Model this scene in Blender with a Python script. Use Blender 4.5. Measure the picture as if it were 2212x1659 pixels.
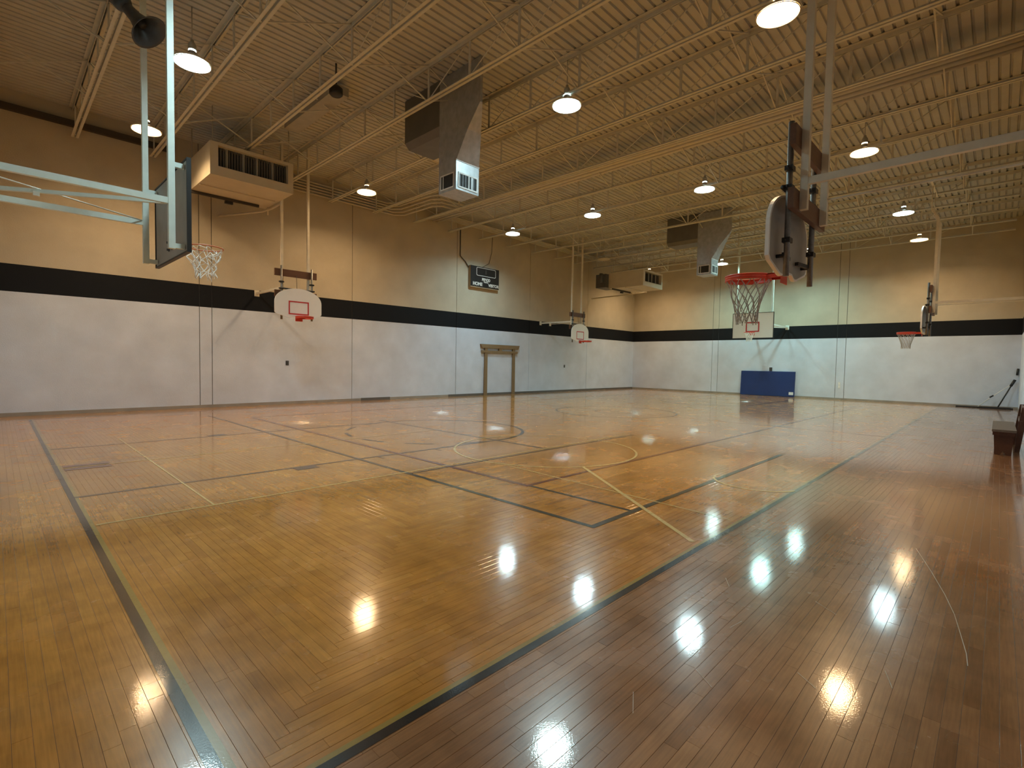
import bpy, math, random
import numpy as np
from mathutils import Vector, Matrix

for o in list(bpy.data.objects):
    bpy.data.objects.remove(o)
scene = bpy.context.scene
COL = scene.collection
random.seed(7)
rng = np.random.default_rng(7)
PI = math.pi

# ------------------------------------------------------------------ camera
CAM_H = 1.43
F_PX = 1084.1
YAW, PITCH, ROLL = math.radians(44.119), math.radians(-2.4136), math.radians(1.0285)
cf = Vector((math.cos(YAW) * math.cos(PITCH), math.sin(YAW) * math.cos(PITCH), math.sin(PITCH)))
cr = cf.cross(Vector((0, 0, 1))).normalized()
cu = cr.cross(cf)
r_ax = cr * math.cos(ROLL) + cu * math.sin(ROLL)
u_ax = -cr * math.sin(ROLL) + cu * math.cos(ROLL)
cam_d = bpy.data.cameras.new('camera')
cam = bpy.data.objects.new('camera', cam_d)
COL.objects.link(cam)
m = Matrix((r_ax, u_ax, -cf)).transposed().to_4x4()
m.translation = (0, 0, CAM_H)
cam.matrix_world = m
cam_d.sensor_fit = 'HORIZONTAL'
cam_d.sensor_width = 36.0
cam_d.lens = 36.0 * F_PX / 2212.0
cam_d.clip_start = 0.05
cam_d.clip_end = 100
scene.camera = cam

# ------------------------------------------------------------------ light and exposure
world = bpy.data.worlds.new('world')
scene.world = world
world.use_nodes = True
world.node_tree.nodes['Background'].inputs[0].default_value = (0, 0, 0, 1)
world.node_tree.nodes['Background'].inputs[1].default_value = 0
vs = scene.view_settings
vs.view_transform = 'Standard'
vs.look = 'None'
vs.gamma = 1.0
vs.use_curve_mapping = False
vs.exposure = 1.05
LAMP_COOL = ((0.70, 1.0, 1.04), 66.0)     # colour and strength of the lenses
LAMP_WARM = ((1.0, 0.67, 0.35), 62.0)
LAMP_AQUA = ((0.50, 1.0, 0.94), 74.0)
try:
    cy = scene.cycles
    cy.use_denoising = True
    cy.use_adaptive_sampling = True
    cy.adaptive_threshold = 0.05
    cy.max_bounces = 6
    cy.diffuse_bounces = 5
    cy.glossy_bounces = 3
    cy.sample_clamp_indirect = 6.0
    cy.caustics_reflective = False
    cy.caustics_refractive = False
except Exception:
    pass

# room: X runs along the left wall, Y towards the left wall
XB, XF, YR, YL = -0.80, 27.24, -0.56, 16.137
DECK_Z, CHORD_Z = 7.33, 6.60
STRIPE = (2.815, 3.456)
X_BASE, Y_SIDE = 0.533, 1.658
X_MID, Y_MID = 13.21, 8.39


# ------------------------------------------------------------------ helpers
class MB:
    """collects shapes; build() links them as one mesh object"""

    def __init__(s):
        s.v, s.f, s.mi, s.sm = [], [], [], []

    def add(s, v, f, mi=0, smooth=False):
        b = len(s.v)
        s.v += [tuple(p) for p in v]
        s.f += [tuple(i + b for i in q) for q in f]
        s.mi += [mi] * len(f)
        s.sm += [smooth] * len(f)
        return s

    def box(s, lo, hi, mi=0):
        x0, y0, z0 = lo
        x1, y1, z1 = hi
        v = [(x0, y0, z0), (x1, y0, z0), (x1, y1, z0), (x0, y1, z0), (x0, y0, z1), (x1, y0, z1), (x1, y1, z1), (x0, y1, z1)]
        return s.add(v, [(0, 3, 2, 1), (4, 5, 6, 7), (0, 1, 5, 4), (1, 2, 6, 5), (2, 3, 7, 6), (3, 0, 4, 7)], mi)

    def bar(s, p, q, w, h, mi=0, up=(0, 0, 1)):
        p, q = Vector(p), Vector(q)
        d = (q - p).normalized()
        up = Vector(up)
        if abs(d.dot(up)) > 0.98:
            up = Vector((0, 1, 0))
        a = d.cross(up).normalized() * w / 2
        b = a.cross(d).normalized() * h / 2
        v = [c + x * a + y * b for c in (p, q) for x, y in ((-1, -1), (1, -1), (1, 1), (-1, 1))]
        return s.add(v, [(0, 1, 2, 3), (7, 6, 5, 4), (0, 4, 5, 1), (1, 5, 6, 2), (2, 6, 7, 3), (3, 7, 4, 0)], mi)

    def tube(s, pts, r, n=8, mi=0, closed=False, caps=True):
        pts = [Vector(p) for p in pts]
        N = len(pts)
        base = len(s.v)
        prev = None
        rings = []
        for i, p in enumerate(pts):
            if closed:
                d = pts[(i + 1) % N] - pts[i - 1]
            else:
                d = pts[min(i + 1, N - 1)] - pts[max(i - 1, 0)]
            d.normalize()
            if prev is None:
                a = d.cross(Vector((0, 0, 1)) if abs(d.z) < 0.9 else Vector((1, 0, 0))).normalized()
            else:
                a = (prev - d * prev.dot(d)).normalized()
            prev = a
            b = d.cross(a)
            rr = r[i] if isinstance(r, (list, tuple)) else r
            rings.append([p + rr * (a * math.cos(2 * PI * k / n) + b * math.sin(2 * PI * k / n)) for k in range(n)])
        v = [q for g in rings for q in g]
        f = []
        for i in range(N if closed else N - 1):
            j = (i + 1) % N
            for k in range(n):
                l = (k + 1) % n
                f.append((i * n + k, i * n + l, j * n + l, j * n + k))
        if caps and not closed:
            f.append(tuple(range(n))[::-1])
            f.append(tuple((N - 1) * n + k for k in range(n)))
        return s.add(v, f, mi, True)

    def lathe(s, prof, n=28, c=(0, 0, 0), mi=0, cap=False):
        v = [(c[0] + r * math.cos(2 * PI * k / n), c[1] + r * math.sin(2 * PI * k / n), c[2] + z) for r, z in prof for k in range(n)]
        f = [(i * n + k, i * n + (k + 1) % n, (i + 1) * n + (k + 1) % n, (i + 1) * n + k) for i in range(len(prof) - 1) for k in range(n)]
        if cap:
            f.append(tuple(range(n)))
            f.append(tuple((len(prof) - 1) * n + k for k in range(n)))
        return s.add(v, f, mi, True)

    def prism(s, pts, a, b, axis='y', mi=0):
        """2-D outline extruded from a to b along an axis"""
        def P(u, w, t):
            return {'x': (t, u, w), 'y': (u, t, w), 'z': (u, w, t)}[axis]
        n = len(pts)
        v = [P(u, w, a) for u, w in pts] + [P(u, w, b) for u, w in pts]
        f = [tuple(range(n)), tuple(range(2 * n - 1, n - 1, -1))] + [(i, i + n, (i + 1) % n + n, (i + 1) % n) for i in range(n)]
        return s.add(v, f, mi)

    def mesh(s, name, mats):
        me = bpy.data.meshes.new(name)
        me.from_pydata(s.v, [], s.f)
        for mt in (mats if isinstance(mats, (list, tuple)) else [mats]):
            me.materials.append(mt)
        me.polygons.foreach_set('material_index', s.mi)
        me.polygons.foreach_set('use_smooth', s.sm)
        me.update()
        return me

    def build(s, name, mats, parent=None):
        return link(name, s.mesh(name, mats), parent)


def link(name, data, parent=None, loc=None):
    o = bpy.data.objects.new(name, data)
    COL.objects.link(o)
    if parent:
        o.parent = parent
    if loc:
        o.location = loc
    return o


def tag(o, label=None, cat=None, group=None, kind=None):
    for k, x in (('label', label), ('category', cat), ('group', group), ('kind', kind)):
        if x:
            o[k] = x
    return o


def thing(name, label, cat, loc=(0, 0, 0), rz=0, group=None):
    o = link(name, None, None, loc)
    o.rotation_euler = (0, 0, rz)
    o.empty_display_size = 0.1
    return tag(o, label, cat, group)


def part(name, parent, mats, fn):
    b = MB()
    fn(b)
    return b.build(name, mats, parent)


# ------------------------------------------------------------------ materials
def nodes_of(name):
    mt = bpy.data.materials.new(name)
    mt.use_nodes = True
    nt = mt.node_tree
    return mt, nt, nt.nodes['Principled BSDF']


def N(nt, t, **kw):
    n = nt.nodes.new(t)
    for k, v in kw.items():
        if k == 'op':
            n.operation = v
        elif hasattr(n, k) and k not in ('inputs',):
            setattr(n, k, v)
    return n


def mat(name, col, rough=0.55, metal=0.0, var=0.12, scale=6.0, bump=0.0, bscale=60.0, spec=0.5, detail=4.0):
    mt, nt, bs = nodes_of(name)
    L = nt.links.new
    tc = N(nt, 'ShaderNodeNewGeometry')
    nz = N(nt, 'ShaderNodeTexNoise')
    nz.inputs['Scale'].default_value = scale
    nz.inputs['Detail'].default_value = detail
    L(tc.outputs['Position'], nz.inputs['Vector'])
    mx = N(nt, 'ShaderNodeMix', data_type='RGBA')
    mx.inputs['A'].default_value = tuple(max(0, c * (1 - var)) for c in col) + (1,)
    mx.inputs['B'].default_value = tuple(min(1, c * (1 + var)) for c in col) + (1,)
    L(nz.outputs['Fac'], mx.inputs['Factor'])
    L(mx.outputs['Result'], bs.inputs['Base Color'])
    bs.inputs['Roughness'].default_value = rough
    bs.inputs['Metallic'].default_value = metal
    bs.inputs['Specular IOR Level'].default_value = spec
    if bump:
        n2 = N(nt, 'ShaderNodeTexNoise')
        n2.inputs['Scale'].default_value = bscale
        n2.inputs['Detail'].default_value = 3
        L(tc.outputs['Position'], n2.inputs['Vector'])
        bp = N(nt, 'ShaderNodeBump')
        bp.inputs['Strength'].default_value = bump
        bp.inputs['Distance'].default_value = 0.01
        L(n2.outputs['Fac'], bp.inputs['Height'])
        L(bp.outputs['Normal'], bs.inputs['Normal'])
    return mt


def wall_mat():
    mt, nt, bs = nodes_of('painted_wall')
    L = nt.links.new
    g = N(nt, 'ShaderNodeNewGeometry')
    sp = N(nt, 'ShaderNodeSeparateXYZ')
    L(g.outputs['Position'], sp.inputs[0])
    nz = N(nt, 'ShaderNodeTexNoise')
    nz.inputs['Scale'].default_value = 1.3
    nz.inputs['Detail'].default_value = 6
    L(g.outputs['Position'], nz.inputs['Vector'])
    ramp = N(nt, 'ShaderNodeValToRGB')
    ramp.color_ramp.interpolation = 'CONSTANT'
    e = ramp.color_ramp.elements
    e[0].position, e[0].color = 0.0, (0.62, 0.69, 0.82, 1)
    e[1].position, e[1].color = STRIPE[0] / 8, (0.008, 0.009, 0.012, 1)
    x = e.new(STRIPE[1] / 8)
    x.color = (0.525, 0.475, 0.375, 1)
    dv = N(nt, 'ShaderNodeMath', op='DIVIDE')
    L(sp.outputs['Z'], dv.inputs[0])
    dv.inputs[1].default_value = 8.0
    L(dv.outputs[0], ramp.inputs[0])
    mr = N(nt, 'ShaderNodeMapRange')
    mr.inputs['From Min'].default_value, mr.inputs['From Max'].default_value = 0.3, 0.7
    mr.inputs['To Min'].default_value, mr.inputs['To Max'].default_value = 0.90, 1.06
    L(nz.outputs['Fac'], mr.inputs['Value'])
    mu = N(nt, 'ShaderNodeMix', data_type='RGBA', blend_type='MULTIPLY')
    mu.inputs['Factor'].default_value = 1
    L(ramp.outputs[0], mu.inputs['A'])
    L(mr.outputs['Result'], mu.inputs['B'])
    L(mu.outputs['Result'], bs.inputs['Base Color'])
    bs.inputs['Roughness'].default_value = 0.7
    bs.inputs['Specular IOR Level'].default_value = 0.2
    n2 = N(nt, 'ShaderNodeTexNoise')
    n2.inputs['Scale'].default_value = 45
    n2.inputs['Detail'].default_value = 4
    L(g.outputs['Position'], n2.inputs['Vector'])
    bp = N(nt, 'ShaderNodeBump')
    bp.inputs['Strength'].default_value = 0.35
    bp.inputs['Distance'].default_value = 0.01
    L(n2.outputs['Fac'], bp.inputs['Height'])
    L(bp.outputs['Normal'], bs.inputs['Normal'])
    return mt


def plank_mat(name, per_object):
    """strip flooring: tone per plank, grain along the plank, worn varnish"""
    mt, nt, bs = nodes_of(name)
    L = nt.links.new
    if per_object:
        at = N(nt, 'ShaderNodeObjectInfo')
        src = at.outputs['Color']
    else:
        at = N(nt, 'ShaderNodeAttribute', attribute_name='tone')
        src = at.outputs['Color']
    sc = N(nt, 'ShaderNodeSeparateColor')
    L(src, sc.inputs[0])
    g = N(nt, 'ShaderNodeNewGeometry')
    # blond or brown board
    r1 = N(nt, 'ShaderNodeValToRGB')
    e = r1.color_ramp.elements
    e[0].position, e[0].color = 0.0, (0.41, 0.158, 0.020, 1)
    e[1].position, e[1].color = 1.0, (0.64, 0.290, 0.045, 1)
    x = e.new(0.5)
    x.color = (0.535, 0.222, 0.030, 1)
    L(sc.outputs['Red'], r1.inputs[0])
    r2 = N(nt, 'ShaderNodeValToRGB')
    e = r2.color_ramp.elements
    e[0].position, e[0].color = 0.0, (0.225, 0.100, 0.046, 1)
    e[1].position, e[1].color = 1.0, (0.39, 0.190, 0.092, 1)
    L(sc.outputs['Red'], r2.inputs[0])
    m1 = N(nt, 'ShaderNodeMix', data_type='RGBA')
    L(sc.outputs['Blue'], m1.inputs['Factor'])
    L(r1.outputs[0], m1.inputs['A'])
    L(r2.outputs[0], m1.inputs['B'])
    # grain: noise stretched along the plank (green channel = direction)
    sep = N(nt, 'ShaderNodeSeparateXYZ')
    L(g.outputs['Position'], sep.inputs[0])
    mxy = N(nt, 'ShaderNodeMix', data_type='VECTOR')
    c1 = N(nt, 'ShaderNodeVectorMath', op='MULTIPLY')
    c1.inputs[1].default_value = (5, 95, 1)
    c2 = N(nt, 'ShaderNodeVectorMath', op='MULTIPLY')
    c2.inputs[1].default_value = (95, 5, 1)
    L(g.outputs['Position'], c1.inputs[0])
    L(g.outputs['Position'], c2.inputs[0])
    L(sc.outputs['Green'], mxy.inputs['Factor'])
    L(c1.outputs[0], mxy.inputs['A'])
    L(c2.outputs[0], mxy.inputs['B'])
    gn = N(nt, 'ShaderNodeTexNoise')
    gn.inputs['Scale'].default_value = 1.0
    gn.inputs['Detail'].default_value = 5
    L(mxy.outputs['Result'], gn.inputs['Vector'])
    mr = N(nt, 'ShaderNodeMapRange')
    mr.inputs['From Min'].default_value, mr.inputs['From Max'].default_value = 0.25, 0.75
    mr.inputs['To Min'].default_value, mr.inputs['To Max'].default_value = 0.82, 1.16
    L(gn.outputs['Fac'], mr.inputs['Value'])
    big = N(nt, 'ShaderNodeTexNoise')
    big.inputs['Scale'].default_value = 1.1
    big.inputs['Detail'].default_value = 5
    big.inputs['Roughness'].default_value = 0.65
    L(g.outputs['Position'], big.inputs['Vector'])
    mb = N(nt, 'ShaderNodeMapRange')
    mb.inputs['From Min'].default_value, mb.inputs['From Max'].default_value = 0.3, 0.7
    mb.inputs['To Min'].default_value, mb.inputs['To Max'].default_value = 0.84, 1.14
    L(big.outputs['Fac'], mb.inputs['Value'])
    st = N(nt, 'ShaderNodeTexNoise')
    st.inputs['Scale'].default_value = 6.0
    st.inputs['Detail'].default_value = 3
    L(g.outputs['Position'], st.inputs['Vector'])
    ms = N(nt, 'ShaderNodeMapRange')
    ms.inputs['From Min'].default_value, ms.inputs['From Max'].default_value = 0.3, 0.62
    ms.inputs['To Min'].default_value, ms.inputs['To Max'].default_value = 0.85, 1.06
    L(st.outputs['Fac'], ms.inputs['Value'])
    mm0 = N(nt, 'ShaderNodeMath', op='MULTIPLY')
    L(mr.outputs['Result'], mm0.inputs[0])
    L(ms.outputs['Result'], mm0.inputs[1])
    mm = N(nt, 'ShaderNodeMath', op='MULTIPLY')
    L(mm0.outputs[0], mm.inputs[0])
    L(mb.outputs['Result'], mm.inputs[1])
    mu = N(nt, 'ShaderNodeMix', data_type='RGBA', blend_type='MULTIPLY')
    mu.inputs['Factor'].default_value = 1
    L(m1.outputs['Result'], mu.inputs['A'])
    L(mm.outputs[0], mu.inputs['B'])
    L(mu.outputs['Result'], bs.inputs['Base Color'])
    floor_gloss(nt, bs, g)
    return mt


def floor_gloss(nt, bs, g):
    L = nt.links.new
    w = N(nt, 'ShaderNodeTexNoise')
    w.inputs['Scale'].default_value = 2.2
    w.inputs['Detail'].default_value = 5
    L(g.outputs['Position'], w.inputs['Vector'])
    mr = N(nt, 'ShaderNodeMapRange')
    mr.inputs['From Min'].default_value, mr.inputs['From Max'].default_value = 0.3, 0.7
    mr.inputs['To Min'].default_value, mr.inputs['To Max'].default_value = 0.20, 0.30
    L(w.outputs['Fac'], mr.inputs['Value'])
    L(mr.outputs['Result'], bs.inputs['Roughness'])
    bs.inputs['IOR'].default_value = 1.5
    bs.inputs['Coat Weight'].default_value = 0.8
    bs.inputs['Coat Roughness'].default_value = 0.05
    bs.inputs['Coat IOR'].default_value = 1.55
    n2 = N(nt, 'ShaderNodeTexNoise')
    n2.inputs['Scale'].default_value = 130
    n2.inputs['Detail'].default_value = 4
    L(g.outputs['Position'], n2.inputs['Vector'])
    bp = N(nt, 'ShaderNodeBump')
    bp.inputs['Strength'].default_value = 0.04
    bp.inputs['Distance'].default_value = 0.004
    L(n2.outputs['Fac'], bp.inputs['Height'])
    L(bp.outputs['Normal'], bs.inputs['Normal'])
    L(bp.outputs['Normal'], bs.inputs['Coat Normal'])


def paint_mat(name, col, worn=0.25, wood=(0.30, 0.15, 0.045)):
    mt, nt, bs = nodes_of(name)
    L = nt.links.new
    g = N(nt, 'ShaderNodeNewGeometry')
    nz = N(nt, 'ShaderNodeTexNoise')
    nz.inputs['Scale'].default_value = 26
    nz.inputs['Detail'].default_value = 6
    nz.inputs['Roughness'].default_value = 0.7
    L(g.outputs['Position'], nz.inputs['Vector'])
    mr = N(nt, 'ShaderNodeMapRange')
    mr.inputs['From Min'].default_value, mr.inputs['From Max'].default_value = 0.48, 0.75
    mr.inputs['To Min'].default_value, mr.inputs['To Max'].default_value = 0.0, worn * 2
    L(nz.outputs['Fac'], mr.inputs['Value'])
    mx = N(nt, 'ShaderNodeMix', data_type='RGBA')
    mx.inputs['A'].default_value = tuple(col) + (1,)
    mx.inputs['B'].default_value = tuple(wood) + (1,)
    L(mr.outputs['Result'], mx.inputs['Factor'])
    L(mx.outputs['Result'], bs.inputs['Base Color'])
    floor_gloss(nt, bs, g)
    return mt


def emit_mat(name, col, strength):
    mt, nt, bs = nodes_of(name)
    bs.inputs['Base Color'].default_value = (0.8, 0.8, 0.8, 1)
    bs.inputs['Emission Color'].default_value = tuple(col) + (1,)
    bs.inputs['Emission Strength'].default_value = strength
    mt.cycles.emission_sampling = 'NONE'
    return mt


def wood_mat(name, c1, c2, axis=0, rough=0.5):
    mt, nt, bs = nodes_of(name)
    L = nt.links.new
    tc = N(nt, 'ShaderNodeTexCoord')
    mp = N(nt, 'ShaderNodeMapping')
    s = [40, 40, 40]
    s[axis] = 3
    mp.inputs['Scale'].default_value = s
    L(tc.outputs['Object'], mp.inputs[0])
    nz = N(nt, 'ShaderNodeTexNoise')
    nz.inputs['Scale'].default_value = 1
    nz.inputs['Detail'].default_value = 5
    L(mp.outputs[0], nz.inputs['Vector'])
    mx = N(nt, 'ShaderNodeMix', data_type='RGBA')
    mx.inputs['A'].default_value = c1 + (1,)
    mx.inputs['B'].default_value = c2 + (1,)
    L(nz.outputs['Fac'], mx.inputs['Factor'])
    L(mx.outputs['Result'], bs.inputs['Base Color'])
    bs.inputs['Roughness'].default_value = rough
    return mt


M = dict(
    wall=wall_mat(),
    subfloor=mat('dark_subfloor', (0.02, 0.011, 0.005), 0.8),
    plank=plank_mat('varnished_strips', False),
    plank1=plank_mat('varnished_strip', True),
    black=paint_mat('black_floor_paint', (0.012, 0.013, 0.016), 0.10, (0.10, 0.06, 0.03)),
    yellow=paint_mat('yellow_floor_paint', (0.36, 0.25, 0.062), 0.2),
    pale=paint_mat('pale_yellow_floor_paint', (0.74, 0.54, 0.22), 0.25),
    scuff=mat('pale_scuffed_varnish', (0.72, 0.66, 0.55), 0.4),
    red=paint_mat('brown_red_floor_paint', (0.16, 0.028, 0.017), 0.14),
    rose=paint_mat('faded_red_floor_paint', (0.16, 0.035, 0.035), 0.30),
    green=paint_mat('dark_green_floor_paint', (0.020, 0.022, 0.013), 0.12),
    dark=paint_mat('dark_brown_floor_paint', (0.022, 0.015, 0.012), 0.10),
    base=mat('grey_vinyl_base', (0.30, 0.28, 0.25), 0.5, var=0.3, scale=3),
    basedk=mat('dark_grey_vinyl_base', (0.12, 0.115, 0.11), 0.5),
    deck=mat('beige_painted_deck', (0.505, 0.51, 0.495), 0.7, var=0.16, scale=2.5),
    steel=mat('beige_painted_joist', (0.61, 0.60, 0.54), 0.6, var=0.14, scale=7),
    ledger=mat('dark_ledger', (0.055, 0.045, 0.035), 0.7),
    seam=mat('joint_filler', (0.10, 0.095, 0.09), 0.9),
    lampwhite=mat('cream_enamel', (0.66, 0.62, 0.52), 0.4),
    lampgrey=mat('lamp_housing', (0.42, 0.41, 0.37), 0.45),
    offlens=mat('unlit_lens', (0.60, 0.56, 0.46), 0.35),
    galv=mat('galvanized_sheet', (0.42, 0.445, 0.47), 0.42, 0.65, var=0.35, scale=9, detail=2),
    galv_shaded=mat('aged_shaded_sheet', (0.16, 0.155, 0.14), 0.5, 0.5, var=0.2, scale=4),  # dark colour holds shade from under the roof as well as ageing
    galvw=mat('white_grille_enamel', (0.72, 0.76, 0.77), 0.4),
    void=mat('dark_grille_inside', (0.03, 0.032, 0.034), 0.8, var=0.4, scale=20),
    cream=mat('cream_heater_enamel', (0.62, 0.56, 0.44), 0.5, var=0.1, scale=4),
    whitepost=mat('white_painted_tube', (0.74, 0.82, 0.77), 0.45, var=0.12, scale=8),
    creampost=mat('cream_painted_post', (0.74, 0.69, 0.57), 0.5, var=0.14, scale=8),
    pipe=mat('grey_steel_pipe', (0.20, 0.195, 0.185), 0.4, 0.6, var=0.35, scale=30),
    blacksteel=mat('black_steel', (0.018, 0.017, 0.017), 0.5),
    darkgrey=mat('dark_grey_steel', (0.10, 0.10, 0.105), 0.5, var=0.25, scale=20),
    brownboard=wood_mat('brown_stained_board', (0.10, 0.045, 0.024), (0.17, 0.08, 0.043), 0),
    boardwhite=mat('white_backboard_face', (0.90, 0.895, 0.88), 0.35, var=0.03),
    boardback=mat('grey_backboard_back', (0.36, 0.355, 0.335), 0.5, var=0.2, scale=5),
    rimred=mat('orange_red_rim', (0.62, 0.055, 0.022), 0.4, var=0.15, scale=15),
    rimrust=mat('worn_orange_rim', (0.50, 0.14, 0.055), 0.5, var=0.25, scale=25),
    target=mat('red_target_paint', (0.56, 0.035, 0.035), 0.45),
    net=mat('white_net_cord', (0.78, 0.76, 0.72), 0.8),
    netgrey=mat('greyed_net_cord', (0.40, 0.38, 0.35), 0.8, var=0.4, scale=9),
    scoreblk=mat('black_scoreboard', (0.016, 0.016, 0.017), 0.45),
    scoretan=mat('tan_scoreboard_edge', (0.36, 0.28, 0.18), 0.6),
    scorewht=mat('white_lettering', (0.80, 0.80, 0.78), 0.5),
    scoredim=mat('dim_digit', (0.10, 0.10, 0.095), 0.5),
    gate=wood_mat('weathered_gate_wood', (0.17, 0.115, 0.06), (0.30, 0.21, 0.115), 2, 0.6),
    gateh=wood_mat('weathered_gate_wood_beam', (0.17, 0.115, 0.06), (0.30, 0.21, 0.115), 0, 0.6),
    blue=mat('navy_vinyl', (0.012, 0.036, 0.15), 0.42, var=0.12, scale=3),
    paper=mat('white_tag', (0.75, 0.78, 0.82), 0.6),
    bench=wood_mat('dark_bench_wood', (0.050, 0.017, 0.008), (0.10, 0.038, 0.017), 0, 0.35),
    benchtop=wood_mat('grey_bench_top', (0.085, 0.07, 0.06), (0.14, 0.12, 0.10), 0, 0.35),  # seat plank, greyer and lighter than the end panels
    cable=mat('dark_cable', (0.05, 0.045, 0.04), 0.6),
    horn=mat('slate_horn', (0.055, 0.065, 0.08), 0.35, var=0.2),
)
M_COOL = emit_mat('cool_lit_lens', LAMP_COOL[0], 12.0)
M_WARM = emit_mat('warm_lit_lens', LAMP_WARM[0], 12.0)
M_AQUA = emit_mat('aqua_lit_lens', (0.8, 1.0, 0.97), 12.0)

# ------------------------------------------------------------------ floor
floor = part('floor', None, M['subfloor'], lambda b: b.box((XB - 0.2, YR - 0.2, -0.15), (XF + 0.2, YL + 0.2, -0.004)))
tag(floor, kind='structure')
NJ = 235
PW = (2 * (Y_MID - Y_SIDE)) / NJ
GAP = 0.0009


def split_run(a, b):
    out = []
    x = a
    first = True
    while x < b - 1e-6:
        l = random.uniform(0.35, 1.45)
        if first:
            l *= random.uniform(0.3, 1.0)
            first = False
        e = x + l
        if b - e < 0.25:
            e = b
        out.append((x, e))
        x = e
    return out


planks = []   # (x0, x1, y0, y1, along_y)
k_min = math.floor((XB - X_BASE) / PW)
j_lo = math.floor((YR - Y_SIDE) / PW)
j_hi = math.ceil((YL - Y_SIDE) / PW)
XFAR = 2 * X_MID - X_BASE
for j in range(j_lo, j_hi):
    y0, y1 = Y_SIDE + j * PW, Y_SIDE + (j + 1) * PW
    k = min(j, NJ - 1 - j)
    xs = max(XB, X_BASE + k * PW)
    xe = min(XF, XFAR - k * PW)
    for a, b_ in split_run(xs, xe):
        planks.append((a, b_, max(y0, YR), min(y1, YL), 0))
for k in range(k_min, NJ // 2):
    x0, x1 = X_BASE + k * PW, X_BASE + (k + 1) * PW
    ya, yb = Y_SIDE + (k + 1) * PW, Y_SIDE + (NJ - 1 - k) * PW
    ya, yb = max(ya, YR), min(yb, YL)
    if yb - ya < 0.02:
        continue
    for a, b_ in split_run(ya, yb):
        planks.append((max(x0, XB), x1, a, b_, 1))
    fx0, fx1 = XFAR - (k + 1) * PW, XFAR - k * PW
    if fx0 < XF:
        for a, b_ in split_run(ya, yb):
            planks.append((fx0, min(fx1, XF), a, b_, 1))
P = np.array(planks)
# picture size of each plank, to find the ones that show largest
area = np.zeros(len(P))
cfn, rn, un = np.array(cf), np.array(r_ax), np.array(u_ax)
for t in (0.06, 0.2, 0.35, 0.5, 0.65, 0.8, 0.94):
    al = P[:, 4] > 0.5
    x = np.where(al, (P[:, 0] + P[:, 1]) / 2, P[:, 0] + (P[:, 1] - P[:, 0]) * t)
    y = np.where(al, P[:, 2] + (P[:, 3] - P[:, 2]) * t, (P[:, 2] + P[:, 3]) / 2)
    d = np.stack([x, y, np.full(len(x), -CAM_H)], 1)
    z = d @ cfn
    zz = np.maximum(z, 0.3)
    u = d @ rn / zz * F_PX
    v = d @ un / zz * F_PX
    ok = (z > 0.3) & (np.abs(u) < 1106) & (np.abs(v) < 829)
    A = (P[:, 1] - P[:, 0]) * (P[:, 3] - P[:, 2]) / 7
    area += np.where(ok, A * F_PX ** 2 * CAM_H / zz ** 3, 0)
big = set(np.argsort(-area)[:300].tolist())


def unit_plank():
    """length 1, width 1, top at 0; a small arris on each long edge"""
    c = 0.012
    v = [(-.5, -.5, -.004), (.5, -.5, -.004), (.5, .5, -.004), (-.5, .5, -.004),
         (-.5, -.5, -.0004), (.5, -.5, -.0004), (.5, .5, -.0004), (-.5, .5, -.0004),
         (-.5, -.5 + c, 0), (.5, -.5 + c, 0), (.5, .5 - c, 0), (-.5, .5 - c, 0)]
    f = [(8, 9, 10, 11), (4, 5, 9, 8), (7, 11, 10, 6), (0, 1, 5, 4), (2, 3, 7, 6), (1, 2, 6, 10, 9, 5), (3, 0, 4, 8, 11, 7)]
    return MB().add(v, f)


UP = unit_plank()
up_me = UP.mesh('plank', M['plank1'])
uv = np.array(UP.v)
av, af, tones = [], [], []
for i, (x0, x1, y0, y1, al) in enumerate(planks):
    al = int(al)
    cx, cy_ = (x0 + x1) / 2, (y0 + y1) / 2
    Lx, Wx = (y1 - y0, x1 - x0) if al else (x1 - x0, y1 - y0)
    tone = min(1, max(0, random.gauss(0.5, 0.13)))
    outside = 0.85 if cy_ < Y_SIDE - 0.02 else 0.0
    if outside:
        tone = min(1, max(0, random.gauss(0.48, 0.17)))
    tilt = random.gauss(0, 0.0013)
    pitch = random.gauss(0, 0.0002)
    dz = random.gauss(0, 0.00008)
    if i in big:
        o = link('plank', up_me, floor, (cx, cy_, dz))
        o.scale = (Lx - GAP, Wx - GAP, 1)
        o.rotation_euler = (tilt, pitch, PI / 2 if al else 0)
        o.color = (tone, float(al), outside, 1)
    else:
        V = uv * np.array([Lx - GAP, Wx - GAP, 1])
        V[:, 2] += V[:, 1] * tilt - V[:, 0] * pitch + dz
        if al:
            V = np.stack([-V[:, 1], V[:, 0], V[:, 2]], 1)
        V[:, 0] += cx
        V[:, 1] += cy_
        b = len(av) * 12
        av.append(V)
        af += [tuple(q + b for q in f) for f in UP.f]
        tones.append((tone, float(al), outside, 1))
me = bpy.data.meshes.new('floor_strips')
me.from_pydata(np.concatenate(av).tolist(), [], af)
me.materials.append(M['plank'])
att = me.attributes.new('tone', 'FLOAT_COLOR', 'FACE')
att.data.foreach_set('color', np.repeat(np.array(tones, dtype=np.float32), len(UP.f), axis=0).ravel())
me.update()
fs = link('floor_strips', me, floor)
fs['kind'] = 'stuff'

# painted court lines, a film of paint on the boards
LZ = 0.0011


N_LINES = [0]


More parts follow.
